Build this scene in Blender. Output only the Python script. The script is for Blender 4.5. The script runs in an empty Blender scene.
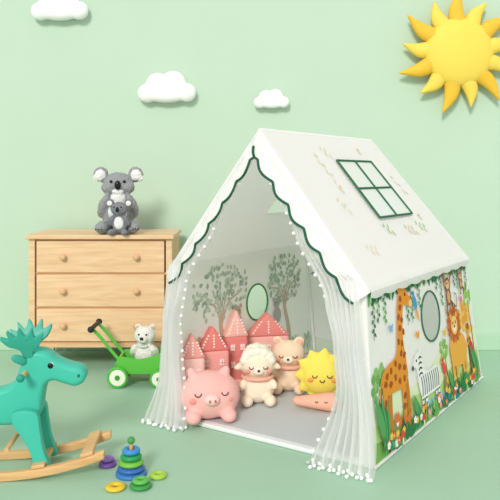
import bpy, bmesh, math, random
from mathutils import Vector, Matrix, Euler
random.seed(4)
ZOOM=None
sc=bpy.context.scene
sc.view_settings.view_transform='Standard'
CUR=[None]
def lin(h):
    h=h.lstrip('#'); o=[]
    for i in (0,2,4):
        c=int(h[i:i+2],16)/255
        o.append(c/12.92 if c<=.04045 else ((c+.055)/1.055)**2.4)
    return (o[0],o[1],o[2],1)
MC={}
def mat(h,rough=.7,kind='plain',var=.0,bump=0,bs=40,sheen=0):
    key=(h,rough,kind,var,bump,bs)
    if key in MC: return MC[key]
    m=bpy.data.materials.new(kind+'_'+h.strip('#')); m.use_nodes=True
    nt=m.node_tree; N=nt.nodes; L=nt.links; b=N['Principled BSDF']
    b.inputs['Base Color'].default_value=lin(h); b.inputs['Roughness'].default_value=rough
    b.inputs['Specular IOR Level'].default_value=.3
    tc=N.new('ShaderNodeTexCoord')
    if kind=='wood':
        mp=N.new('ShaderNodeMapping'); mp.inputs['Scale'].default_value=(2,9,26)
        L.new(tc.outputs['Object'],mp.inputs[0])
        n=N.new('ShaderNodeTexNoise'); n.inputs['Scale'].default_value=1.6; n.inputs['Detail'].default_value=6; n.inputs['Distortion'].default_value=.6
        L.new(mp.outputs[0],n.inputs['Vector'])
        r=N.new('ShaderNodeValToRGB'); c=lin(h)
        r.color_ramp.elements[0].position=.3; r.color_ramp.elements[1].position=.72
        r.color_ramp.elements[0].color=(c[0]*.88,c[1]*.8,c[2]*.7,1); r.color_ramp.elements[1].color=(min(1,c[0]*1.06),min(1,c[1]*1.06),min(1,c[2]*1.08),1)
        L.new(n.outputs['Fac'],r.inputs[0]); L.new(r.outputs[0],b.inputs['Base Color'])
    elif var>0:
        n=N.new('ShaderNodeTexNoise'); n.inputs['Scale'].default_value=3; n.inputs['Detail'].default_value=3
        L.new(tc.outputs['Object'],n.inputs['Vector'])
        r=N.new('ShaderNodeValToRGB'); c=lin(h)
        r.color_ramp.elements[0].color=tuple(x*(1-var) for x in c[:3])+(1,); r.color_ramp.elements[1].color=tuple(min(1,x*(1+var)) for x in c[:3])+(1,)
        L.new(n.outputs['Fac'],r.inputs[0]); L.new(r.outputs[0],b.inputs['Base Color'])
    if bump>0:
        n2=N.new('ShaderNodeTexNoise'); n2.inputs['Scale'].default_value=bs; n2.inputs['Detail'].default_value=4
        L.new(tc.outputs['Object'],n2.inputs['Vector'])
        bp=N.new('ShaderNodeBump'); bp.inputs['Strength'].default_value=bump; bp.inputs['Distance'].default_value=.02
        L.new(n2.outputs['Fac'],bp.inputs['Height']); L.new(bp.outputs[0],b.inputs['Normal'])
    if kind in('fabric','sheer'):
        out=N['Material Output']
        tr=N.new('ShaderNodeBsdfTranslucent'); tr.inputs[0].default_value=lin(h)
        df=N.new('ShaderNodeBsdfDiffuse'); df.inputs[0].default_value=lin(h)
        if bump>0:
            L.new(bp.outputs[0],df.inputs['Normal'])
        mx=N.new('ShaderNodeMixShader'); mx.inputs[0].default_value=.3 if kind=='fabric' else .4
        L.new(df.outputs[0],mx.inputs[1]); L.new(tr.outputs[0],mx.inputs[2])
        last=mx
        if kind=='sheer':
            tp=N.new('ShaderNodeBsdfTransparent'); m2=N.new('ShaderNodeMixShader'); m2.inputs[0].default_value=rough
            L.new(tp.outputs[0],m2.inputs[1]); L.new(mx.outputs[0],m2.inputs[2]); last=m2
        L.new(last.outputs[0],out.inputs['Surface'])
    MC[key]=m; return m
def plush(h,b=.5,bs=60): return mat(h,.95,'plush',.06,b,bs)
def obj(bm,name,m,smooth=True):
    me=bpy.data.meshes.new(name); bm.normal_update(); bm.to_mesh(me); bm.free()
    if smooth:
        for p in me.polygons: p.use_smooth=True
    o=bpy.data.objects.new(name,me); sc.collection.objects.link(o)
    if m: me.materials.append(m)
    if CUR[0]: o.parent=CUR[0]
    return o
def root(name,loc=(0,0,0),rz=0,s=1):
    e=bpy.data.objects.new(name,None); e.empty_display_size=.1; e.location=loc; e.rotation_euler=(0,0,rz); e.scale=(s,s,s)
    sc.collection.objects.link(e); CUR[0]=e; return e
def bev(o,w,seg=3):
    b=o.modifiers.new('b','BEVEL'); b.width=w; b.segments=seg; b.limit_method='ANGLE'; b.angle_limit=math.radians(40); return o
def box(name,c,s,m,b=.004,rot=(0,0,0)):
    bm=bmesh.new(); bmesh.ops.create_cube(bm,size=1)
    bmesh.ops.scale(bm,vec=s,verts=bm.verts)
    o=obj(bm,name,m,False); o.location=c; o.rotation_euler=rot
    if b: bev(o,b)
    return o
def addell(bm,c,s,rot=(0,0,0),seg=28):
    M=Matrix.Translation(c)@Euler(rot).to_matrix().to_4x4()@Matrix.Diagonal((s[0],s[1],s[2],1))
    bmesh.ops.create_uvsphere(bm,u_segments=seg,v_segments=seg//2+2,radius=1,matrix=M)
def ell(name,c,s,m,rot=(0,0,0)):
    bm=bmesh.new(); addell(bm,c,s,rot); return obj(bm,name,m)
def blobs(name,lst,m,vox=.008,sm=8,fur=0):
    bm=bmesh.new()
    for t in lst: addell(bm,t[0],t[1],t[2] if len(t)>2 else (0,0,0))
    o=obj(bm,name,m)
    r=o.modifiers.new('r','REMESH'); r.mode='VOXEL'; r.voxel_size=vox; r.use_smooth_shade=True
    s=o.modifiers.new('s','SMOOTH'); s.iterations=sm; s.factor=.5
    if fur:
        t=bpy.data.textures.new('fur','CLOUDS'); t.noise_scale=.018
        d=o.modifiers.new('d','DISPLACE'); d.texture=t; d.strength=fur; d.mid_level=.5
    return o
def cyl(name,p0,p1,r0,r1,m,seg=24,b=.002):
    p0=Vector(p0);p1=Vector(p1);d=p1-p0
    bm=bmesh.new()
    M=Matrix.Translation((p0+p1)/2)@d.to_track_quat('Z','Y').to_matrix().to_4x4()
    bmesh.ops.create_cone(bm,cap_ends=True,segments=seg,radius1=r0,radius2=r1,depth=d.length,matrix=M)
    o=obj(bm,name,m); 
    for p in o.data.polygons:
        if len(p.vertices)>4: p.use_smooth=False
    if b: bev(o,b,2)
    return o
def tube(name,pts,r,m,cyc=False,radii=None,smooth=False):
    cu=bpy.data.curves.new(name,'CURVE'); cu.dimensions='3D'; cu.bevel_depth=r; cu.bevel_resolution=3; cu.use_fill_caps=True
    s=cu.splines.new('POLY' if not smooth else 'NURBS'); s.points.add(len(pts)-1)
    for i,p in enumerate(pts):
        s.points[i].co=(p[0],p[1],p[2],1)
        if radii: s.points[i].radius=radii[i]
    s.use_cyclic_u=cyc
    if smooth: s.use_endpoint_u=True; s.order_u=3
    o=bpy.data.objects.new(name,cu); sc.collection.objects.link(o); cu.materials.append(m)
    if CUR[0]: o.parent=CUR[0]
    return o
def lathe(name,prof,loc,m,seg=40,rot=(0,0,0)):
    bm=bmesh.new(); rings=[]
    for k in range(seg):
        a=2*math.pi*k/seg; rings.append([bm.verts.new((r*math.cos(a),r*math.sin(a),z)) for r,z in prof])
    n=len(prof)
    for k in range(seg):
        A=rings[k];B=rings[(k+1)%seg]
        for j in range(n):
            j2=(j+1)%n
            bm.faces.new((A[j],B[j],B[j2],A[j2]))
    bmesh.ops.remove_doubles(bm,verts=bm.verts,dist=1e-5)
    bmesh.ops.recalc_face_normals(bm,faces=bm.faces)
    o=obj(bm,name,m); o.location=loc; o.rotation_euler=rot; return o
def ring(name,loc,R,r,h,m,rot=(0,0,0)):
    prof=[]
    for k in range(12):
        a=2*math.pi*k/12
        prof.append(((R+r)/2+(R-r)/2*math.cos(a), h/2+h/2*math.sin(a)*1.0))
    return lathe(name,prof,loc,m,rot=rot)
def prism(name,pts,y0,y1,m,b=.006,smooth=False,sub=0):
    bm=bmesh.new()
    A=[bm.verts.new((p[0],y0,p[1])) for p in pts]; B=[bm.verts.new((p[0],y1,p[1])) for p in pts]
    bm.faces.new(A); bm.faces.new(B[::-1]); n=len(pts)
    for i in range(n): bm.faces.new((A[i],B[i],B[(i+1)%n],A[(i+1)%n]))
    bmesh.ops.recalc_face_normals(bm,faces=bm.faces)
    o=obj(bm,name,m,False)
    if b: bev(o,b,4)
    for p in o.data.polygons: p.use_smooth=True
    return o
def spl(pts,n=6,closed=True):
    out=[];N=len(pts)
    rng=range(N) if closed else range(N-1)
    for i in rng:
        if closed: p0,p1,p2,p3=[pts[(i+k-1)%N] for k in range(4)]
        else: p0,p1,p2,p3=[pts[min(max(i+k-1,0),N-1)] for k in range(4)]
        for j in range(n):
            t=j/n
            out.append(tuple(.5*((2*p1[c])+(-p0[c]+p2[c])*t+(2*p0[c]-5*p1[c]+4*p2[c]-p3[c])*t*t+(-p0[c]+3*p1[c]-3*p2[c]+p3[c])*t**3) for c in range(len(p1))))
    if not closed: out.append(tuple(pts[-1]))
    return out

# ---------------- room
CUR[0]=None
WALL=mat('#bfd7c1',.9,'plain',.02,.03,120)
FLOOR=mat('#a6cbb0',.55,'plain',.03,.02,60)
box('wall_back',(0,5.66,1.7),(9,.1,3.6),WALL,0)
box('floor',(0,2.4,-.05),(9,6.6,.1),FLOOR,0)
box('baseboard_back',(0,5.598,.065),(9,.024,.13),mat('#b3d3b8',.6),.006)

# ---------------- dresser
PINE=mat('#e5bf95',.5,'wood'); PINE2=mat('#eccaa3',.5,'wood')
root('pine_dresser',(-1.065,4.97,0))
w=1.02
box('top',(0,.26,.96),(w+.03,.56,.03),PINE2,.006)
for s in(-1,1):
    box('side_panel',(s*(w/2-.012),.27,.56),(.022,.5,.78),PINE,.003)
    for y in(.03,.51):
        box('leg_post',(s*(w/2-.022),y,.4725),(.044,.044,.945),PINE2,.004)
for i,(a,b_) in enumerate(((.705,.93),(.462,.69),(.215,.447))):
    box('drawer_front',(0,.022,(a+b_)/2),(w-.11,.024,b_-a),PINE2,.004)
    box('drawer_box',(0,.27,(a+b_)/2-.01),(w-.12,.46,b_-a-.04),PINE,.003)
    for s in(-1,1):
        lathe('knob',[(0,0),(.01,0),(.009,.014),(.021,.022),(.023,.032),(.017,.041),(0,.043)],(s*.26,.011,(a+b_)/2),PINE,24,(math.radians(90),0,0))
for z in(.937,.6975,.4545,.2):
    box('rail',(0,.04,z),(w-.08,.022,.016),PINE,.002)
box('apron',(0,.03,.185),(w-.08,.024,.03),PINE,.003)
box('back_panel',(0,.525,.56),(w-.06,.01,.76),PINE,0)

# ---------------- koalas
def face_eyes(lst,r,m):
    for p in lst: ell('eye',p,(r,r*.6,r),m)
BLK=mat('#16161a',.25); GREY=plush('#a3a4a8',.9,90); GREY2=plush('#8b8c92',.9,90); WHT=plush('#f4f4f2',.7,90)
root('koala_plush',(-.965,5.13,.975),math.radians(8))
blobs('body',[((0,0,.15),(.12,.105,.145)),((0,0,.27),(.085,.08,.08)),((0,-.01,.355),(.112,.092,.09)),
  ((-.1,-.1,.05),(.052,.09,.047),(0,0,-.35)),((.1,-.1,.05),(.052,.09,.047),(0,0,.35)),
  ((-.1,-.05,.2),(.04,.045,.1),(.5,.35,0)),((.1,-.05,.2),(.04,.045,.1),(.5,-.35,0)),
  ((-.06,-.045,.335),(.06,.06,.05)),((.06,-.045,.335),(.06,.06,.05))],GREY,.008,6,.012)
for s in(-1,1):
    blobs('ear',[((s*.125,0,.43),(.055,.03,.055)),((s*.1,0,.405),(.04,.03,.04))],GREY,.007,3,.014)
    blobs('ear_tuft',[((s*.128,-.024,.425),(.04,.018,.042)),((s*.155,-.016,.405),(.026,.014,.026))],WHT,.006,2,.014)
    for k in range(3): ell('claw',(s*.1+(k-1)*.02+s*.03,-.182,.04),(.005,.012,.005),BLK)
blobs('chest',[((0,-.065,.25),(.06,.04,.055)),((0,-.085,.16),(.07,.03,.08)),((0,-.085,.305),(.045,.025,.022))],WHT,.007,4,.01)
ell('nose',(0,-.113,.352),(.022,.016,.034),BLK)
face_eyes([(-.047,-.098,.378),(.047,-.098,.378)],.011,BLK)
root('baby_koala_plush',(-.925,4.975,.975),math.radians(-6))
blobs('body',[((0,.0,.085),(.058,.035,.075)),((0,-.012,.185),(.062,.05,.05)),((-.045,-.04,.022),(.026,.045,.022),(0,0,-.3)),((.045,-.04,.022),(.026,.045,.022),(0,0,.3)),
  ((-.055,-.015,.1),(.02,.025,.045),(.4,.3,0)),((.055,-.015,.1),(.02,.025,.045),(.4,-.3,0))],GREY2,.006,4,.009)
for s in(-1,1):
    blobs('ear',[((s*.066,-.008,.225),(.03,.018,.03)),((s*.05,-.008,.21),(.02,.018,.02))],GREY2,.005,2,.01)
    ell('ear_tuft',(s*.068,-.022,.224),(.019,.01,.019),WHT)
ell('belly',(0,-.026,.085),(.036,.018,.045),WHT)
ell('nose',(0,-.064,.182),(.012,.009,.018),BLK)
face_eyes([(-.026,-.056,.198),(.026,-.056,.198)],.006,BLK)

# ---------------- wall decor
CLOUD=mat('#f7faf7',.8,'plain',0,.05,30)
def cloud(x,z,s):
    root('cloud_wall_shelf',(x,5.555,z),0,s)
    blobs('cloud_body',[((-.15,0,-.04),(.08,.05,.075)),((-.07,0,.03),(.095,.05,.09)),((.05,0,.035),(.1,.05,.1)),((.155,0,-.035),(.075,.05,.075)),((0,0,-.06),(.15,.05,.055)),((-.05,-.0,-.06),(.1,.05,.05))],CLOUD,.01,6)
cloud(-1.51,2.74,1.0); cloud(-.66,2.09,1.02); cloud(.17,2.0,.62)
root('sun_wall_decoration',(1.65,5.53,2.37),0,1.1)
YEL=mat('#f8d85a',.6,'plain',.03,.12,25); GOLD=mat('#efc03a',.6,'plain',.05,.15,25)
def pufray(R0,R1,wd,ang,m,curl):
    bm=bmesh.new(); n=12; rows=[]
    for i in range(n+1):
        t=i/n; rr=R0+(R1-R0)*t; hw_=wd*(1-t)**.75*(1+.25*math.sin(t*math.pi)); th=.045*(1-t*.7)
        off=curl*math.sin(t*math.pi*1.2)
        row=[]
        for k in range(12):
            a=2*math.pi*k/12; u_=off+hw_*math.cos(a); v_=th*math.sin(a)*(1 if hw_>.001 else 0)
            row.append(bm.verts.new((rr*math.cos(ang)-u_*math.sin(ang),v_,rr*math.sin(ang)+u_*math.cos(ang))))
        rows.append(row)
    for i in range(n):
        for k in range(12): bm.faces.new((rows[i][k],rows[i][(k+1)%12],rows[i+1][(k+1)%12],rows[i+1][k]))
    bmesh.ops.recalc_face_normals(bm,faces=bm.faces)
    return obj(bm,'ray',m)
for k in range(13):
    a=2*math.pi*k/13+.12
    pufray(.2,.46 if k%2 else .41,.062,a,GOLD if k%2 else YEL,.02)
ell('disc',(0,-.01,0),(.245,.075,.245),YEL)

# ---------------- tent
uang=math.atan2(-.557,.83)
TENT=root('play_tent',(.0506,3.686,0),uang)
hw=.6535;D0=1.62;D=1.80;EY=1.57;RY=1.42;EZ=.883;AZ=1.648
FAB=mat('#fffefc',.8,'fabric',0,.12,5)
def wx(z): return hw-.05*z/EZ
def wy(z): return D-(D-EY)*z/EZ
def rmap(d,z,off=0): return (wx(z)+off,d*wy(z)/D0,z)
def lmap(d,z,off=0): return (-wx(z)+off,d*wy(z)/D0,z)
def bmap(x,z,off=0):
    return (x,(wy(z) if z<EZ else EY-(EY-RY)*(z-EZ)/(AZ-EZ))-off,z)
def roofmap(s):
    def f(y,x,off=0):
        q=x/.6035
        return (s*(x+.785*off),y*(RY+(EY-RY)*q)/1.5,AZ-.765*q+.62*off)
    return f
rR=roofmap(1); rL=roofmap(-1)
def holed(name,mp,d0,d1,z0,z1,cx,cz,r,m):
    angs=[2*math.pi*k/72 for k in range(72)]
    for a_,b_ in((d0,z0),(d1,z0),(d0,z1),(d1,z1)): angs.append(math.atan2(b_-cz,a_-cx)%(2*math.pi))
    angs=sorted(set(angs)); bm=bmesh.new(); I=[];O=[]
    for a in angs:
        c,s=math.cos(a),math.sin(a)
        t=min([( (d1 if c>0 else d0)-cx)/c if abs(c)>1e-6 else 9, ((z1 if s>0 else z0)-cz)/s if abs(s)>1e-6 else 9])
        col=[]
        for j in range(6):
            f=j/5; rr=r+(t-r)*f
            col.append(bm.verts.new(mp(cx+rr*c,cz+rr*s)))
        I.append(col)
    n=len(I)
    for i in range(n):
        for j in range(5): bm.faces.new((I[i][j],I[i][j+1],I[(i+1)%n][j+1],I[(i+1)%n][j]))
    return obj(bm,name,m)
holed('side_wall_right',rmap,0,D0,.003,EZ,.84,.585,.145,FAB)
holed('side_wall_left',lmap,0,D0,.003,EZ,.9,.53,.125,FAB)
GRN=mat('#2f6b4a',.7)
def circ(mp,cx,cz,r,off,n=48): return [mp(cx+r*math.cos(2*math.pi*k/n),cz+r*math.sin(2*math.pi*k/n),off) for k in range(n)]
tube('window_rim_right',circ(rmap,.84,.585,.145,.004),.005,GRN,True)
tube('window_rim_left',circ(lmap,.9,.53,.125,.004),.006,mat('#3f8f4f',.7),True)
bm=bmesh.new(); bm.faces.new([bm.verts.new(p) for p in circ(rmap,.84,.585,.145,0)]); obj(bm,'window_mesh_right',mat('#e6ebe8',.6,'sheer'))
# back
bm=bmesh.new()
v=[bm.verts.new(bmap(*p)) for p in((-hw,.003),(hw,.003),(.6035,EZ),(-.6035,EZ),(0,AZ))]
bm.faces.new((v[0],v[1],v[2],v[3])); bm.faces.new((v[3],v[2],v[4])); obj(bm,'back_wall',FAB,False)
# roof
def roofgrid(name,mp,hole):
    bm=bmesh.new(); ys=[0,.16,.33,.49,.65,.9,1.15,1.33,1.5]; xs=[0,.065,.13,.26,.39,.5,.6035,.635]
    V={}
    for i,y in enumerate(ys):
        for j,x in enumerate(xs):
            sag=-.012*math.sin(math.pi*x/.6035)*math.sin(math.pi*y/1.5)
            V[i,j]=bm.verts.new(mp(y,x,sag))
    for i in range(len(ys)-1):
        for j in range(len(xs)-1):
            if hole and 4<=i<=5 and 2<=j<=3: continue
            bm.faces.new((V[i,j],V[i+1,j],V[i+1,j+1],V[i,j+1]))
    o=obj(bm,name,FAB); return o
roofgrid('roof_right',rR,False); roofgrid('roof_left',rL,True)
def bar(name,mp,a,b_,wd,off,m):
    pa=Vector(mp(a[0],a[1],off));pb=Vector(mp(b_[0],b_[1],off))
    tube(name,[pa,pb],wd,m)
def rwin(mp,off,r,m,names):
    y0,y1,x0,x1=.65,1.15,.13,.39
    ym=(y0+y1)/2;xm=(x0+x1)/2
    for a,b_ in(((y0,x0),(y1,x0)),((y0,x1),(y1,x1)),((y0,x0),(y0,x1)),((y1,x0),(y1,x1)),((ym,x0),(ym,x1)),((y0,xm),(y1,xm))):
        bar(names,mp,a,b_,r,off,m)
def panel(name,mp,pts,off,m):
    bm=bmesh.new(); bm.faces.new([bm.verts.new(mp(p[0],p[1],off)) for p in pts]); return obj(bm,name,m,False)
panel('roof_window_pane',rR,((.65,.13),(1.15,.13),(1.15,.39),(.65,.39)),.003,mat('#e6ece8',.4))
rwin(rR,.006,.0065,GRN,'roof_window_frame')
panel('roof_window_mesh_left',rL,((.65,.13),(1.15,.13),(1.15,.39),(.65,.39)),0,mat('#ffffff',.4,'sheer'))
rwin(rL,.0,.006,mat('#f0f4f0',.7),'roof_window_frame_left')
# valance
for s in(-1,1):
    bm=bmesh.new(); N=110; top=[];bot=[];bp=[]
    for i in range(N+1):
        t=i/N; x=.635*t; z=AZ-.765*x/.6035
        d=.085+.022*abs(math.sin(t*math.pi*7))
        x2=x-.785*d*(1 if t>0.12 else t/.12); z2=z-.62*d-(0 if t>.12 else (1-t/.12)*.045)
        x2=max(x2,0)
        yb=-.055-.006*math.sin(t*40)
        top.append(bm.verts.new((s*x,-.004,z))); bot.append(bm.verts.new((s*x2,yb,z2))); bp.append((s*x2,yb-.003,z2))
    for i in range(N): bm.faces.new((top[i],top[i+1],bot[i+1],bot[i]))
    obj(bm,'valance',FAB); tube('valance_trim',bp,.0068,mat('#1f5a44',.7))
# eave flap right/left
for s,mp in((1,rR),(-1,rL)):
    bm=bmesh.new();N=80;T=[];B=[]
    for i in range(N+1):
        y=1.5*i/N; a=Vector(mp(y,.635)); T.append(bm.verts.new(a)); B.append(bm.verts.new(a+Vector((-s*.004,0,-.028-.012*abs(math.sin(i/N*math.pi*9))))))
    for i in range(N): bm.faces.new((T[i],T[i+1],B[i+1],B[i]))
    obj(bm,'eave_flap',FAB)
# poles + front strips
POLE=mat('#f6f6f3',.6)
for s in(-1,1):
    tube('pole',[(s*(hw-.012),.025,.0),(s*(.6035-.012),.025,EZ),(0,.025,AZ-.02)],.011,POLE)
    tube('pole_back',[(s*(hw-.012),D-.02,.0),(s*(.6035-.012),EY-.02,EZ),(0,RY-.02,AZ-.02)],.011,POLE)
    bm=bmesh.new(); vv=[bm.verts.new(p) for p in((s*hw,0.01,.003),(s*(hw-.08),0.01,.003),(s*(.6035-.07),0.01,EZ+.05),(s*.6035,0.01,EZ))]
    bm.faces.new(vv); obj(bm,'front_strip',FAB,False)
tube('ridge_pole',[(0,.01,AZ-.014),(0,RY-.01,AZ-.014)],.011,POLE)
tube('hem',[(hw+.003,-.003,.012),(hw+.003,D,.012)],.008,FAB)
# mat
box('floor_mat',(0,.88,.012),(1.27,1.74,.02),mat('#c9ced1',.85,'plain',.02,.1,30),.008)
box('floor_mat_border',(0,.012,.013),(1.29,.05,.024),mat('#e9ecec',.85),.008)
# curtains
SHEER=mat('#ffffff',.5,'sheer')
def interp(tab,z):
    for (z0,x0),(z1,x1) in zip(tab,tab[1:]):
        if z0>=z>=z1:
            t=(z0-z)/(z0-z1); t=t*t*(3-2*t)*.5+t*.5; return x0+(x1-x0)*t
    return tab[-1][1] if z<tab[-1][0] else tab[0][1]
def curtain(s,inner,outer,folds):
    bm=bmesh.new(); NZ=60;NX=110; R=[];edge=[];bottom=[]
    for i in range(NZ+1):
        z=1.50-(1.50-.008)*i/NZ
        xi=interp(inner,z); xo=.6035*(AZ-z)/.765-.03 if z>EZ+.03 else interp(outer,z)
        row=[]
        wdt=xo-xi
        low=min(1,max(0,(1.1-z)/.5))
        amp=.008+.026*low
        for j in range(NX+1):
            u_=j/NX
            x=xi+wdt*u_
            ph=folds*2*math.pi*u_
            y=-.022-.04*low+amp*math.sin(ph+1.2*math.sin(z*3))+.4*amp*math.sin(2.3*ph+z*5)-(.06*(1-z/.3)**2 if z<.3 else 0)
            row.append(bm.verts.new((s*x,y,z)))
        R.append(row); edge.append(row[0].co.copy())
    bottom=[vv.co.copy() for vv in R[-1]]
    for i in range(NZ):
        for j in range(NX): bm.faces.new((R[i][j],R[i][j+1],R[i+1][j+1],R[i+1][j]))
    obj(bm,'sheer_curtain',SHEER)
    bm=bmesh.new(); acc=0;last=None
    for path in(edge,bottom):
        last=None;acc=1
        for p in path:
            if last is not None: acc+=(p-last).length
            if acc>.034:
                acc=0; bmesh.ops.create_icosphere(bm,subdivisions=2,radius=.0095,matrix=Matrix.Translation(p+Vector((0,-.008,.004))))
            last=p
    obj(bm,'pompom_trim',mat('#fbfbfa',.9))
curtain(1,[(1.50,.02),(1.12,.22),(.8,.41),(.6,.475),(.39,.49),(0,.36)],[(.92,.58),(.6,.61),(0,.70)],7)
curtain(-1,[(1.50,.02),(1.12,.27),(.8,.46),(.55,.51),(.35,.50),(0,.42)],[(.92,.575),(.55,.6),(.3,.62),(0,.70)],6)

# ---- printed art
class Art:
    def __init__(s,name,mp,sg=1): s.n=name;s.mp=mp;s.d={};s.l=0;s.sg=sg
    def poly(s,pts,col): s.l+=1; s.d.setdefault(col,[]).append((pts,s.l))
    def el(s,cx,cz,rx,rz,col,rot=0,n=18):
        c,q=math.cos(rot),math.sin(rot)
        s.poly([(cx+rx*math.cos(t)*c-rz*math.sin(t)*q,cz+rx*math.cos(t)*q+rz*math.sin(t)*c) for t in[2*math.pi*k/n for k in range(n)]],col)
    def leaf(s,cx,cz,L,w_,ang,col):
        pts=[]
        for k in range(6): t=k/5; pts.append((t*L,w_*math.sin(math.pi*t**.8)))
        for k in range(4,0,-1): t=k/5; pts.append((t*L,-w_*math.sin(math.pi*t**.8)))
        c,q=math.cos(ang),math.sin(ang)
        s.poly([(cx+a*c-b_*q,cz+a*q+b_*c) for a,b_ in pts],col)
    def stroke(s,pts,w0,w1,col):
        P=[Vector(p) for p in spl(pts,5,False)]; A=[];B=[]
        for i,p in enumerate(P):
            t=P[min(i+1,len(P)-1)]-P[max(i-1,0)]; t.normalize(); n_=Vector((-t[1],t[0])); w_=w0+(w1-w0)*i/(len(P)-1)
            A.append(tuple(p+n_*w_));B.append(tuple(p-n_*w_))
        s.poly(A+B[::-1],col)
    def emit(s):
        for col,ps in s.d.items():
            bm=bmesh.new()
            for pts,l in ps:
                vs=[bm.verts.new(s.mp(p[0],max(p[1],.004),s.sg*(.0015+.00002*l))) for p in pts]
                try: bm.faces.new(vs)
                except: pass
            obj(bm,s.n+'_print',mat(col,.85),False)
A=Art('side',rmap)
# backdrop
A.poly([(0,.02)]+spl([(0,.3),(.2,.34),(.45,.26),(.75,.3),(1.0,.36),(1.3,.28),(1.6,.38)],6,False)+[(1.6,.02)],'#e3efc8')
A.poly([(0,.02)]+spl([(0,.2),(.25,.16),(.5,.21),(.8,.15),(1.1,.22),(1.4,.17),(1.6,.24)],6,False)+[(1.6,.02)],'#b9d98a')
A.poly([(.45,.03)]+spl([(.45,.1),(.7,.13),(1.0,.11),(1.25,.12)],6,False)+[(1.25,.03)],'#a9dbe0')
A.poly([(0,.02)]+spl([(0,.12),(.2,.09),(.45,.1),(.7,.055),(1.0,.08),(1.3,.07),(1.6,.14)],6,False)+[(1.6,.02)],'#7fb85a')
# trees
for cx,cz,sc_,c1,c2 in((1.43,.42,1,'#e9a23c','#f3c25e'),(1.53,.57,.6,'#8cbc5a','#a9cf74'),(.1,.35,.7,'#6fae5a','#8fc472'),(1.0,.33,.5,'#86b95c','#a3cd76')):
    A.stroke([(cx,.08),(cx+.01,cz*.6),(cx,cz)],.018*sc_,.008*sc_,'#9a6a3c')
    for k in range(26):
        a=random.random()*6.28;r_=random.random()**.5*.13*sc_
        A.el(min(1.585,cx+r_*math.cos(a)),cz+.03+r_*math.sin(a)*.9,.032*sc_,.03*sc_,random.choice((c1,c2)))
# vines top
A.stroke([(0,.84),(.2,.815),(.4,.84),(.65,.81),(.9,.845),(1.2,.81),(1.45,.84),(1.6,.83)],.006,.006,'#2e6b45')
for k in range(115):
    d=.03+1.54*k/114; z=.83+.012*math.sin(k)
    A.leaf(d,z,.045+.03*random.random(),.013,-1.57+random.uniform(-1.0,1.0),random.choice(('#2f7a4c','#3f8f57','#1f5f40','#69ad5d')))
for d in(.06,.12,.2,.5,.56,.68,.98,1.05,1.3,1.36,1.45,1.54):
    L=random.uniform(.1,.24)
    A.stroke([(d,.83),(d+.01,.83-L/2),(d-.005,.83-L)],.003,.002,'#2e6b45')
    for k in range(int(L/.022)):
        A.leaf(d,.83-k*.022,.03,.009,-1.57+(1 if k%2 else -1)*.9,random.choice(('#2f7a4c','#69ad5d')))
for d in(.1,.42,.75,1.12,1.48):
    for k in range(5): A.el(d+.014*math.cos(k*1.257),.82+.014*math.sin(k*1.257),.011,.011,'#f08a7a')
    A.el(d,.82,.008,.008,'#f9d65c')
# giraffe
G='#e9962f'
A.stroke([(.2,.36),(.19,.2),(.2,.04)],.024,.014,'#cf7f26');A.stroke([(.40,.36),(.415,.2),(.40,.05)],.024,.014,'#cf7f26')
A.stroke([(.15,.37),(.135,.2),(.15,.05)],.026,.015,G);A.stroke([(.36,.37),(.365,.2),(.35,.05)],.026,.015,G)
for x_ in(.15,.2,.35,.4): A.el(x_,.045,.018,.016,'#6b3d1c')
A.poly(spl([(.11,.35),(.13,.31),(.25,.3),(.38,.3),(.43,.34),(.42,.42),(.4,.55),(.42,.68),(.46,.74),(.44,.79),(.39,.78),(.355,.72),(.33,.6),(.3,.48),(.2,.45),(.12,.42)]),G)
A.poly(spl([(.38,.75),(.42,.725),(.5,.7),(.545,.69),(.56,.715),(.53,.745),(.48,.79),(.43,.815),(.39,.8)]),G)
A.el(.54,.708,.024,.02,'#f6cf96'); A.el(.47,.765,.009,.011,'#2a1a10')
A.leaf(.4,.79,.06,.016,2.4,G)
for x_ in(.42,.45): A.stroke([(x_,.8),(x_-.004,.85)],.005,.005,G); A.el(x_-.004,.853,.01,.01,'#6b3d1c')
for k,(x_,z_) in enumerate(((.36,.66),(.39,.71),(.37,.6),(.4,.64),(.34,.54),(.38,.52),(.36,.47),(.4,.46),(.33,.41),(.39,.39),(.28,.44),(.27,.37),(.22,.41),(.17,.4),(.21,.35),(.15,.36),(.32,.34),(.38,.34),(.14,.27),(.37,.25),(.36,.2),(.14,.21),(.4,.75),(.41,.58))):
    A.poly([(x_+(.02+.006*math.sin(k+j*2))*math.cos(j*1.05),z_+(.019+.005*math.cos(k*2+j))*math.sin(j*1.05)) for j in range(6)],'#a9551c')
A.stroke([(.11,.41),(.08,.33),(.085,.28)],.006,.004,G);A.el(.085,.27,.013,.02,'#6b3d1c')
# zebra
Z='#f4f4f2';K='#4a4c52'
for x_ in(.6,.65,.8,.84): A.stroke([(x_,.22),(x_,.13),(x_,.05)],.017,.011,Z)
A.poly(spl([(.56,.24),(.6,.17),(.72,.165),(.84,.17),(.87,.24),(.84,.3),(.7,.3),(.64,.33),(.62,.4),(.56,.43),(.5,.38),(.49,.35),(.54,.35)]),Z)
A.leaf(.6,.41,.05,.014,1.3,Z)
for k in range(9): A.stroke([(.6+.03*k,.178),(.61+.03*k,.23),(.6+.03*k,.288)],.006,.005,K)
for k in range(4): A.stroke([(.57+.005*k,.3+.03*k),(.6,.31+.03*k),(.625,.3+.03*k)],.006,.005,K)
for x_ in(.6,.65,.8,.84):
    for z_ in(.07,.1,.13,.16): A.stroke([(x_-.013,z_),(x_+.013,z_)],.004,.004,K)
A.el(.495,.36,.016,.014,K);A.el(.55,.39,.008,.008,'#111111')
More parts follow.
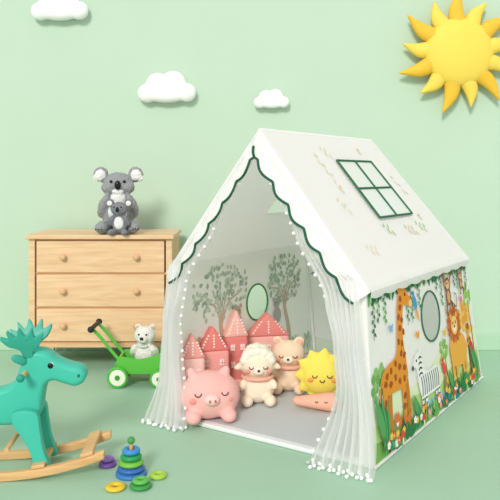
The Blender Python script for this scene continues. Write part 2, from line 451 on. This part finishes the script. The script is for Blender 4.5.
# lion
A.poly(spl([(1.08,.3),(1.12,.22),(1.3,.2),(1.38,.27),(1.34,.38),(1.2,.42),(1.1,.38)]),'#f0b04a')
for x_ in(1.11,1.17,1.29,1.34): A.stroke([(x_,.28),(x_,.14)],.024,.018,'#f0b04a'); A.el(x_,.14,.026,.016,'#f6c468')
A.stroke([(1.36,.28),(1.44,.32),(1.45,.4)],.008,.006,'#f0b04a');A.el(1.45,.41,.02,.025,'#b4561f')
for k in range(16):
    a=k*math.pi/8; A.leaf(1.2+.05*math.cos(a),.47+.05*math.sin(a),.075,.03,a,'#c2622a' if k%2 else '#d97b30')
A.el(1.2,.47,.085,.085,'#c2622a');A.el(1.2,.465,.058,.06,'#f7c878');A.el(1.2,.445,.03,.022,'#fdeccb');A.el(1.2,.457,.012,.009,'#4a2a1a')
for s_ in(-1,1): A.el(1.2+s_*.024,.482,.008,.01,'#20140e');A.el(1.2+s_*.05,.525,.018,.018,'#f0b04a')
# monkeys
def monkey(mx,mz,k_):
    S=lambda x,z:(mx+(x-1.16)*k_,mz+(z-.7)*k_)
    A.stroke([S(1.08,.83),S(1.1,.76),S(1.13,.7)],.01*k_,.01*k_,'#8a5a3a');A.stroke([S(1.27,.83),S(1.22,.76),S(1.19,.7)],.01*k_,.01*k_,'#8a5a3a')
    def e(x,z,a,b_,c): p=S(x,z); A.el(p[0],p[1],a*k_,b_*k_,c)
    e(1.16,.655,.045,.06,'#8a5a3a');e(1.16,.65,.028,.04,'#d9a878');e(1.16,.735,.045,.04,'#8a5a3a');e(1.16,.727,.032,.028,'#eac096')
    for s_ in(-1,1):
        e(1.16+s_*.048,.735,.015,.017,'#c98f66');e(1.16+s_*.012,.735,.006,.007,'#20140e');A.stroke([S(1.16+s_*.03,.62),S(1.16+s_*.06,.57),S(1.16+s_*.03,.54)],.012*k_,.009*k_,'#8a5a3a')
    A.stroke([S(1.2,.62),S(1.28,.57),S(1.3,.64),S(1.27,.66)],.006*k_,.004*k_,'#8a5a3a')
monkey(1.16,.7,1); monkey(1.42,.73,.62)
# parrots
for cx,cz,c1,c2 in((1.47,.27,'#d9432f','#3b86c4'),(.95,.25,'#e9584a','#f3c33c'),(.6,.7,'#4a9fd0','#f3a33c')):
    A.el(cx,cz,.026,.045,c1,.4);A.leaf(cx+.01,cz-.03,.09,.014,-1.2,c2);A.el(cx-.018,cz+.05,.02,.02,c1);A.leaf(cx-.03,cz+.05,.025,.008,-2.6,'#f0b83a');A.el(cx-.02,cz+.055,.004,.004,'#111111')
# rabbit + fox near base
A.el(.98,.1,.035,.035,'#b98a62');A.el(.95,.15,.022,.022,'#b98a62')
for x_ in(.945,.962): A.leaf(x_,.165,.05,.008,1.5,'#b98a62')
A.el(.945,.155,.004,.005,'#111111');A.el(1.012,.1,.012,.012,'#ffffff')
A.poly(spl([(.25,.1),(.3,.08),(.36,.08),(.38,.13),(.34,.155),(.28,.15)]),'#e07b38')
A.poly([(.22,.15),(.235,.2),(.255,.185),(.275,.2),(.285,.15),(.25,.12)],'#e07b38');A.poly([(.235,.145),(.27,.145),(.25,.12)],'#ffffff');A.leaf(.37,.1,.09,.02,.8,'#e07b38')
# butterflies
for cx,cz,c in((.6,.52,'#f2a13b'),(1.38,.6,'#e77fa0'),(.25,.62,'#8cb7e0'),(1.02,.45,'#f2c13b')):
    for s_ in(-1,1): A.leaf(cx,cz,.035,.012,math.pi/2+s_*.9,c);A.leaf(cx,cz,.025,.009,-math.pi/2+s_*.9,c)
# undergrowth
for k in range(90):
    d=.1+1.4*random.random(); z=.015+.045*random.random()
    if .45<d<1.0 and random.random()<.6: continue
    n_=random.choice((3,5)); c=random.choice(('#2f7f4a','#46955a','#6db05a','#1f6a48','#93c76a','#2f8f7a'))
    for j in range(n_): A.leaf(d,z,random.uniform(.05,.11),.014,math.pi/2+(j-(n_-1)/2)*.45,c)
for d,h in((.08,.34),(.1,.26),(.5,.17),(1.04,.17),(1.48,.25)):
    for j in range(5): A.leaf(d,.03+.02*j,h*.75,.022,math.pi/2+(j-2)*.15,'#2d8050' if j%2 else '#58a860')
for k in range(34):
    d=.03+1.55*random.random(); z=.05+.08*random.random(); c=random.choice(('#ef6a5a','#f7c548','#f59ab0','#ffffff','#e8872f'))
    for j in range(5): A.el(d+.012*math.cos(j*1.257),z+.012*math.sin(j*1.257),.009,.009,c,0,8)
    A.el(d,z,.006,.006,'#f9e06c',0,8)
for d in(.28,.56,1.04,1.4): A.stroke([(d,.03),(d,.07)],.009,.007,'#f6ead2'); A.poly(spl([(d-.03,.07),(d,.1),(d+.03,.07),(d,.062)]),'#e0503c')
A.emit()
# roof prints
B=Art('roof',lambda d,x,off:rR(d,x,off))
def sprig(cx,cz,ang,n,c,l=.035):
    for k in range(n):
        px=cx+k*.022*math.cos(ang);pz=cz+k*.022*math.sin(ang)
        B.leaf(px,pz,l,.006,ang+(.8 if k%2 else -.8),c)
for cx,cz,a,n_,c in((.42,.1,1.3,6,'#e4dcc4'),(.3,.3,.6,4,'#e6dfca'),(.62,.43,.2,4,'#a5c58a'),(.9,.45,.1,6,'#d9cfae'),(1.1,.44,.2,5,'#b5cf9a'),(.25,.5,0.1,5,'#e8e0cb'),(1.3,.2,1.2,5,'#e6dfca'),(.55,.08,.2,4,'#e4dcc4')):
    sprig(cx,cz,a,n_,c)
for cx,cz in((1.25,.4),(.45,.25),(1.1,.07)):
    B.el(cx,cz,.012,.008,'#e8b84a');B.leaf(cx,cz,.025,.008,1.2,'#e9e2cf');B.leaf(cx,cz,.025,.008,2.0,'#e9e2cf')
B.emit()
# interior left wall prints
C=Art('inner_left',lmap)
LG=('#bccdbb','#cbd8c6','#aac0ae','#d5dfd0')
for cx,cz,rx,rz in((.5,.66,.3,.17),(1.25,.66,.24,.17)):
    C.stroke([(cx,.04),(cx+.03,.25),(cx-.01,.45),(cx,.6)],.03,.014,'#cdbba6')
    for a in(-.9,-.4,.3,.8): C.stroke([(cx,.45),(cx+.1*math.sin(a),.58),(cx+.25*math.sin(a),.45+.25*math.cos(a))],.01,.005,'#cdbba6')
    for k in range(150):
        a=random.random()*6.28;r_=random.random()**.5
        C.leaf(cx+r_*rx*math.cos(a),cz+r_*rz*math.sin(a),.04,.013,random.random()*6.28,random.choice(LG))
C.poly([(0,.02)]+spl([(0,.1),(.4,.14),(.8,.09),(1.2,.14),(1.6,.12)],5,False)+[(1.6,.02)],'#dbe6d3')
for k in range(50):
    d=1.58*random.random()
    for j in range(3): C.leaf(d,.04+.1*random.random(),.08,.012,math.pi/2+(j-1)*.5,random.choice(LG))
for cx,cz,c in((.66,.42,'#c9b7a4'),(1.13,.4,'#b8b4b0'),(.3,.28,'#c8a98a')):
    C.el(cx,cz,.05,.06,c);C.el(cx,cz+.085,.04,.038,c)
    for s_ in(-1,1): C.el(cx+s_*.035,cz+.12,.015,.015,c);C.el(cx+s_*.014,cz+.09,.005,.006,'#40403c')
C.emit()
E=Art('inner_back',bmap)
for k in range(110):
    a=random.random()*6.28;r_=random.random()**.5
    E.leaf(-.3+r_*.28*math.cos(a),.68+r_*.15*math.sin(a),.045,.012,random.random()*6.28,random.choice(LG))
E.stroke([(-.3,.04),(-.28,.3),(-.3,.6)],.03,.012,'#cdbba6')
E.poly([(-.63,.02)]+spl([(-.63,.13),(-.2,.1),(.2,.14),(.63,.1)],5,False)+[(.63,.02)],'#dbe6d3')
E.emit()

# ---------------- plush toys inside tent
MZ=.023
def arc(name,c,r,a0,a1,m,th=.003,dy=0):
    tube(name,[(c[0]+r*math.cos(a),c[1]+dy*abs(math.cos(a)),c[2]+r*math.sin(a)) for a in[a0+(a1-a0)*k/8 for k in range(9)]],th,m)
DK=mat('#5a3b34',.6)
root('pig_plush',(-.235,3.97,MZ),math.radians(12))
PK=plush('#f9bcb6',.15,50); PK2=plush('#fccfc8',.15,50)
blobs('body',[((0,0,.135),(.165,.125,.135)),((.05,0,.13),(.13,.12,.125)),((-.1,-.09,.04),(.045,.06,.04)),((.1,-.09,.04),(.045,.06,.04)),((-.09,.0,.25),(.03,.03,.045),(0,-.5,0)),((.09,.0,.25),(.03,.03,.045),(0,.5,0))],PK,.009,6)
blobs('snout',[((0,-.125,.14),(.045,.03,.032))],PK2,.006,2)
for s in(-1,1):
    ell('nostril',(s*.015,-.155,.14),(.006,.004,.009),mat('#c96a6a'))
    arc('eye',(s*.075,-.115,.175),.018,math.pi,2*math.pi,DK,.003)
    ell('cheek',(s*.1,-.1,.13),(.022,.012,.015),plush('#f29a96',.1))
def house(name,loc,rz,w_,h,th,body,roof,tilt=0,wins=None):
    r=root(name,loc,rz); r.rotation_euler=(tilt,0,rz)
    hb=h*.68
    o=prism('house_body',[(-w_/2,0),(w_/2,0),(w_/2,hb),(-w_/2,hb)],-th/2,th/2,plush(body,.15,40),.022)
    o=prism('house_roof',[(-w_/2-.008,hb-.01),(w_/2+.008,hb-.01),(0,h)],-th/2-.004,th/2+.004,plush(roof,.15,40),.018)
    for (a,b_) in(wins or[]):
        x_,z_=a*w_,b_*hb
        box('window_patch',(x_,-th/2-.003,z_),(.03,.008,.038),mat('#fbe9e2',.8),.003)
        box('window_bar',(x_,-th/2-.008,z_),(.003,.003,.036),mat(roof,.8),0);box('window_bar',(x_,-th/2-.008,z_),(.028,.003,.003),mat(roof,.8),0)
    box('door_patch',(0,-th/2-.003,.045),(.045,.008,.07),mat(roof,.8),.003)
    for k in range(5): 
        zz=hb+.01+(h-hb)*.12*k; ww=w_*(1-(zz-hb)/(h-hb))*.38
        if ww>.01:
            for j in(-1,0,1): ell('roof_dot',(j*ww,-th/2-.004,zz+.01),(.006,.004,.006),mat('#fdf0ea',.8))
house('house_cushion',(-.345,4.155,MZ),math.radians(15),.15,.44,.08,'#f9cfc6','#f4aba3',-.02,[(-.22,.7),(.22,.7)])
house('house_cushion',(-.23,4.3,MZ),math.radians(18),.2,.45,.09,'#f4a9a1','#ea857e',-.04,[(-.25,.75),(.25,.75),(-.25,.42),(.25,.42)])
house('house_cushion',(-.09,4.47,MZ),math.radians(20),.15,.52,.09,'#e98a84','#f7bfb5',-.04,[(-.22,.8),(.22,.8),(-.22,.5),(.22,.5)])
house('house_cushion',(.115,4.67,MZ),math.radians(12),.29,.46,.1,'#f6b9b0','#ec8f88',-.04,[(-.3,.75),(0,.75),(.3,.75),(-.3,.42),(.3,.42)])
CRM=plush('#faead2',.2,70);CRM2=plush('#f7dcbf',.2,70)
def critter(name,loc,rz,ears,c,s,ins):
    root(name,loc,rz,s)
    L=[((0,0,.09),(.1,.08,.09)),((0,-.005,.22),(.1,.08,.08)),((-.065,-.08,.035),(.035,.05,.033)),((.065,-.08,.035),(.035,.05,.033)),
       ((-.08,-.045,.12),(.025,.045,.028),(.3,0,-.5)),((.08,-.045,.12),(.025,.045,.028),(.3,0,.5))]
    if ears=='b': L+=[((-.1,-.01,.215),(.04,.018,.02),(0,-.5,0)),((.1,-.01,.215),(.04,.018,.02),(0,.5,0))]
    else: L+=[((-.065,0,.29),(.032,.02,.032)),((.065,0,.29),(.032,.02,.032))]
    blobs('body',L,c,.007,5)
    if ears=='b':
        W=[]
        for k in range(7):
            a=math.pi*(k/6); W.append(((.075*math.cos(a),-.03,.25+.05*math.sin(a)),(.03,.03,.028)))
        for k in range(5):
            a=math.pi*(k+.5)/5; W.append(((.05*math.cos(a),.02,.26+.045*math.sin(a)),(.04,.045,.035)))
        blobs('wool',W,plush('#fff6e6',.5,70),.006,2)
    ell('muzzle',(0,-.077,.2),(.032,.02,.022),plush('#fbeedd',.1)); ell('nose',(0,-.097,.207),(.009,.006,.007),DK)
    for q in(-1,1):
        arc('eye',(q*.04,-.079,.225),.013,math.pi,2*math.pi,DK,.0028); ell('cheek',(q*.06,-.068,.198),(.017,.01,.012),plush('#f2a595',.1))
        if ears!='b': ell('inner_ear',(q*.065,-.018,.29),(.02,.008,.02),ins)
    tube('scarf',[(.085*math.cos(a),-.005+.075*math.sin(a),.153) for a in[2*math.pi*k/24 for k in range(24)]],.012,plush('#f3b9a6',.2),True)
critter('sheep_plush',(.045,4.24,MZ),math.radians(4),'b',CRM,1.05,CRM)
critter('teddy_bear_plush',(.245,4.475,MZ),math.radians(-4),'t',CRM2,1.08,plush('#f7b9a8',.1))
root('sun_plush',(.438,4.27,MZ+.155),math.radians(-3))
SY=plush('#ffe566',.15,50)
L=[((0,0,0),(.12,.06,.12))]
for k in range(11):
    a=2*math.pi*k/11+.3
    for j in range(5):
        t=j/4; rr=.11+.05*t; q=.034*(1-t)+.009
        L.append(((rr*math.cos(a),.01,rr*math.sin(a)),(q,.026*(1-t*.5),q)))
blobs('sun_body',L,SY,.007,3)
for s in(-1,1):
    arc('eye',(s*.045,-.06,.015),.015,math.pi,2*math.pi,DK,.003); ell('cheek',(s*.07,-.05,-.015),(.02,.008,.014),plush('#f6a65a',.1))
arc('mouth',(0,-.062,-.012),.014,math.pi,2*math.pi,DK,.003)
root('carrot_plush',(.39,4.09,MZ+.062),math.radians(-8),.92)
L=[]
for k in range(10):
    t=k/9; L.append(((-.11+.21*t,0,-.008+.0*t),(.045,.035+.03*t,.03+.032*t)))
blobs('carrot_body',L,plush('#fbb9a0',.15),.007,5)
for a in(-.5,0,.5): ell('leaf',(.15,-.01+.05*math.sin(a),.04+.015*math.cos(a)),(.045,.016,.02),plush('#8fc98a',.2),(0,-.5,a))
for s in(-1,1): arc('eye',(.03+s*.03,-.062,.012),.008,math.pi,2*math.pi,DK,.0025)

# ---------------- push cart with bear
GR=mat('#5dbb46',.4); GR2=mat('#8bd05a',.4); ORG=mat('#f4f1e4',.5)
root('push_cart',(-.75,4.72,0))
box('tub_floor',(.03,0,.1),(.27,.2,.014),GR,.004)
for s in(-1,1):
    prism('tub_side',spl([(-.12,.1),(-.13,.17),(-.1,.2),(.0,.185),(.1,.2),(.185,.235),(.2,.22),(.175,.1),(.16,.09),(-.1,.09)],5),s*.1-.008,s*.1+.008,GR,.004)
    tube('handle_rail',[(-.06,s*.088,.12),(-.14,s*.088,.2),(-.24,s*.088,.33),(-.29,s*.088,.38)],.011,GR,smooth=True)
box('tub_front',(.178,0,.16),(.014,.2,.13),GR2,.004,(0,math.radians(12),0))
box('tub_back',(-.118,0,.145),(.014,.2,.09),GR2,.004)
cyl('grip',(-.295,-.125,.385),(-.295,.125,.385),.015,.015,mat('#2b2e30',.5))
for s in(-1,1): ell('grip_end',(-.295,s*.125,.385),(.022,.014,.022),mat('#2b2e30',.5))
for x_,R in((-.12,.07),(.15,.06)):
    cyl('axle',(x_,-.13,R),(x_,.13,R),.008,.008,mat('#c9a26a',.5,'wood'))
    for s in(-1,1):
        y=s*.125
        ring('tire',(x_,y+.0125,R),R,R*.72,.025,mat('#54b848',.5),(math.radians(90),0,0))
        cyl('wheel_disc',(x_,y-.008,R),(x_,y+.008,R),R*.76,R*.76,ORG,32)
        cyl('hub',(x_,y-.014,R),(x_,y+.014,R),R*.24,R*.24,mat('#3f9a3c',.4),20)
root('polar_bear_plush',(-.705,4.72,.107),math.radians(-8))
PW=plush('#f3f1ea',.8,90)
blobs('body',[((0,0,.09),(.075,.068,.088)),((0,-.01,.215),(.072,.062,.062)),((0,-.06,.2),(.034,.034,.026)),((-.05,0,.268),(.022,.016,.022)),((.05,0,.268),(.022,.016,.022)),
  ((-.07,-.03,.12),(.024,.03,.05),(.5,.5,0)),((.07,-.03,.12),(.024,.03,.05),(.5,-.5,0)),((-.045,-.06,.025),(.025,.035,.024)),((.045,-.06,.025),(.025,.035,.024))],PW,.006,4,.008)
ell('nose',(0,-.094,.21),(.013,.01,.01),BLK); face_eyes([(-.026,-.07,.232),(.026,-.07,.232)],.0065,BLK)
for q in(-1,1): ell('inner_ear',(q*.05,-.015,.268),(.013,.006,.013),plush('#c9b9a8',.3))
tube('bow',[(-.03,-.062,.155),(0,-.068,.15),(.03,-.062,.155)],.01,plush('#cfd6d0',.2))

# ---------------- rocking moose
TEAL=mat('#45bfa8',.4,'plain',.03); TEAL2=mat('#3aac97',.4); LW=mat('#e2b882',.5,'wood')
root('rocking_moose',(-1.13,3.33,0),math.radians(4))
body=[(-.40,.30),(-.38,.37),(-.3,.40),(-.18,.385),(-.06,.39),(.01,.42),(.04,.48),(.06,.54),(.11,.573),(.17,.565),(.215,.53),(.27,.505),(.325,.49),(.35,.46),(.34,.42),(.30,.402),(.25,.415),(.2,.43),(.165,.41),(.15,.35),(.14,.28),(.1,.235),(0,.225),(-.15,.225),(-.3,.22),(-.38,.24)]
prism('body',spl(body,5),-.06,.06,TEAL,.026)
for s in(-1,1):
    ant=[(.07,.555),(.05,.6),(.0,.62),(-.035,.665),(.005,.655),(.0,.70),(.04,.665),(.055,.715),(.085,.67),(.115,.715),(.125,.665),(.165,.69),(.15,.635),(.115,.6),(.105,.56)]
    o=prism('antler',spl(ant,4),-.012,.012,TEAL2,.006); o.rotation_euler=(math.radians(-s*22),0,0)
    o.location=(0,s*.05+ -s*.21,.03)
    o=ell('ear',(.05,s*.075,.54),(.04,.012,.02),TEAL2,(0,.5,s*-.5))
    ell('eye',(.19,s*.058,.505),(.014,.008,.014),BLK); ell('eye_ring',(.19,s*.054,.505),(.02,.008,.02),mat('#f5f5f0'))
    ell('nostril',(.32,s*.056,.455),(.009,.006,.011),mat('#1f6f60'))
    prism('front_leg',spl([(.03,.3),(.13,.3),(.15,.22),(.165,.13),(.19,.06),(.19,.035),(.125,.035),(.115,.09),(.08,.17),(.03,.24)],4),s*.082-.022,s*.082+.022,TEAL,.012)
    prism('hind_leg',spl([(-.38,.34),(-.25,.33),(-.23,.24),(-.28,.16),(-.27,.1),(-.26,.035),(-.335,.035),(-.345,.1),(-.36,.16),(-.39,.24)],4),s*.082-.022,s*.082+.022,TEAL,.012)
    arcp=[]; 
    for k in range(25):
        x_=-.55+1.0*k/24; arcp.append((x_,.012+.36*(x_+.05)**2+.028))
    low=[(x_,z_-.04) for x_,z_ in arcp]
    prism('rocker',arcp+low[::-1],s*.125-.018,s*.125+.018,LW,.007)
for x_ in(-.5,-.3,.15,.37):
    box('cross_slat',(x_,0,.05+.36*(x_+.05)**2),(.06,.285,.018),LW,.005,(0,-math.atan(.72*(x_+.05)),0))
blobs('saddle',[((-.2,0,.4),(.13,.07,.022)),((-.3,0,.425),(.04,.07,.03))],mat('#f2d9b5',.7),.007,4)
prism('saddle_back',spl([(-.36,.38),(-.32,.38),(-.335,.5),(-.37,.51),(-.385,.49)],4),-.08,.08,LW,.008)
cyl('handle_bar',(.075,-.15,.475),(.075,.15,.475),.012,.012,LW)
for s in(-1,1): ell('handle_knob',(.075,s*.15,.475),(.019,.019,.019),mat('#2f9d88',.4))
cyl('foot_rest',(.02,-.18,.16),(.02,.18,.16),.011,.011,LW)
tube('tail',[(-.38,0,.33),(-.42,0,.33),(-.44,0,.29)],.014,TEAL2)

# ---------------- rings
def col(h): return mat(h,.35)
root('ring_stacker',(-.555,3.27,0))
lathe('base',[(0,0),(.07,0),(.073,.006),(.07,.016),(0,.018)],(0,0,0),col('#3f7fc0'))
z=.018
for i,(R,c) in enumerate(((.064,'#3a70b8'),(.058,'#7ac14a'),(.05,'#2f9d5a'),(.043,'#3f8fd0'))):
    ring('ring',(0,0,z),R,.014,.027,col(c)); z+=.027
cyl('peg',(0,0,.01),(0,0,.155),.009,.009,mat('#dcae72',.5,'wood'))
ell('peg_knob',(0,0,.16),(.018,.018,.018),col('#4a9a50'))
for nm,x_,y_,R,c,h in(('toy_ring',-.685,3.37,.043,'#8a5fb8',.024),('toy_ring',-.49,3.135,.05,'#3f9a4a',.022),('toy_ring',-.60,3.12,.046,'#e9c53a',.02),('toy_ring',-.425,3.24,.04,'#a8d04a',.022)):
    root(nm,(x_,y_,0)); ring('ring_body',(0,0,0.0),R,.013,h,col(c))
root('toy_ring',(-.685,3.37,.024)); ring('ring_body',(0,0,0),.032,.01,.02,col('#a47fd0'))
root('toy_ring',(-.49,3.135,.022)); ring('ring_body',(0,0,0),.038,.011,.02,col('#63b858'))
CUR[0]=None

# ---------------- light
w=bpy.data.worlds.new('world'); sc.world=w; w.use_nodes=True
w.node_tree.nodes['Background'].inputs[0].default_value=(1,.985,.975,1); w.node_tree.nodes['Background'].inputs[1].default_value=.78
def light(name,typ,loc,tgt,e,size=1,c=(1,1,1)):
    l=bpy.data.lights.new(name,typ); l.energy=e; l.color=c
    if typ=='AREA': l.size=size
    else: l.angle=math.radians(size)
    o=bpy.data.objects.new(name,l); sc.collection.objects.link(o); o.location=loc
    o.rotation_euler=(Vector(tgt)-Vector(loc)).to_track_quat('-Z','Y').to_euler(); return o
light('sun_light','SUN',(-1.6,-2.6,4.2),(0,3.6,.5),2.0,14,(1,.965,.92))
# ---------------- camera
cd=bpy.data.cameras.new('camera'); cd.sensor_width=36; cd.lens=36*700/500; cd.shift_y=-75/500
co=bpy.data.objects.new('camera',cd); sc.collection.objects.link(co); co.location=(0,0,1.4); co.rotation_euler=(math.radians(90),0,0)
sc.camera=co
if ZOOM:
    k,cx,cy=ZOOM; cd.lens*=k; cd.shift_x=k*(cx-250)/500; cd.shift_y=-k*(cy-175)/500
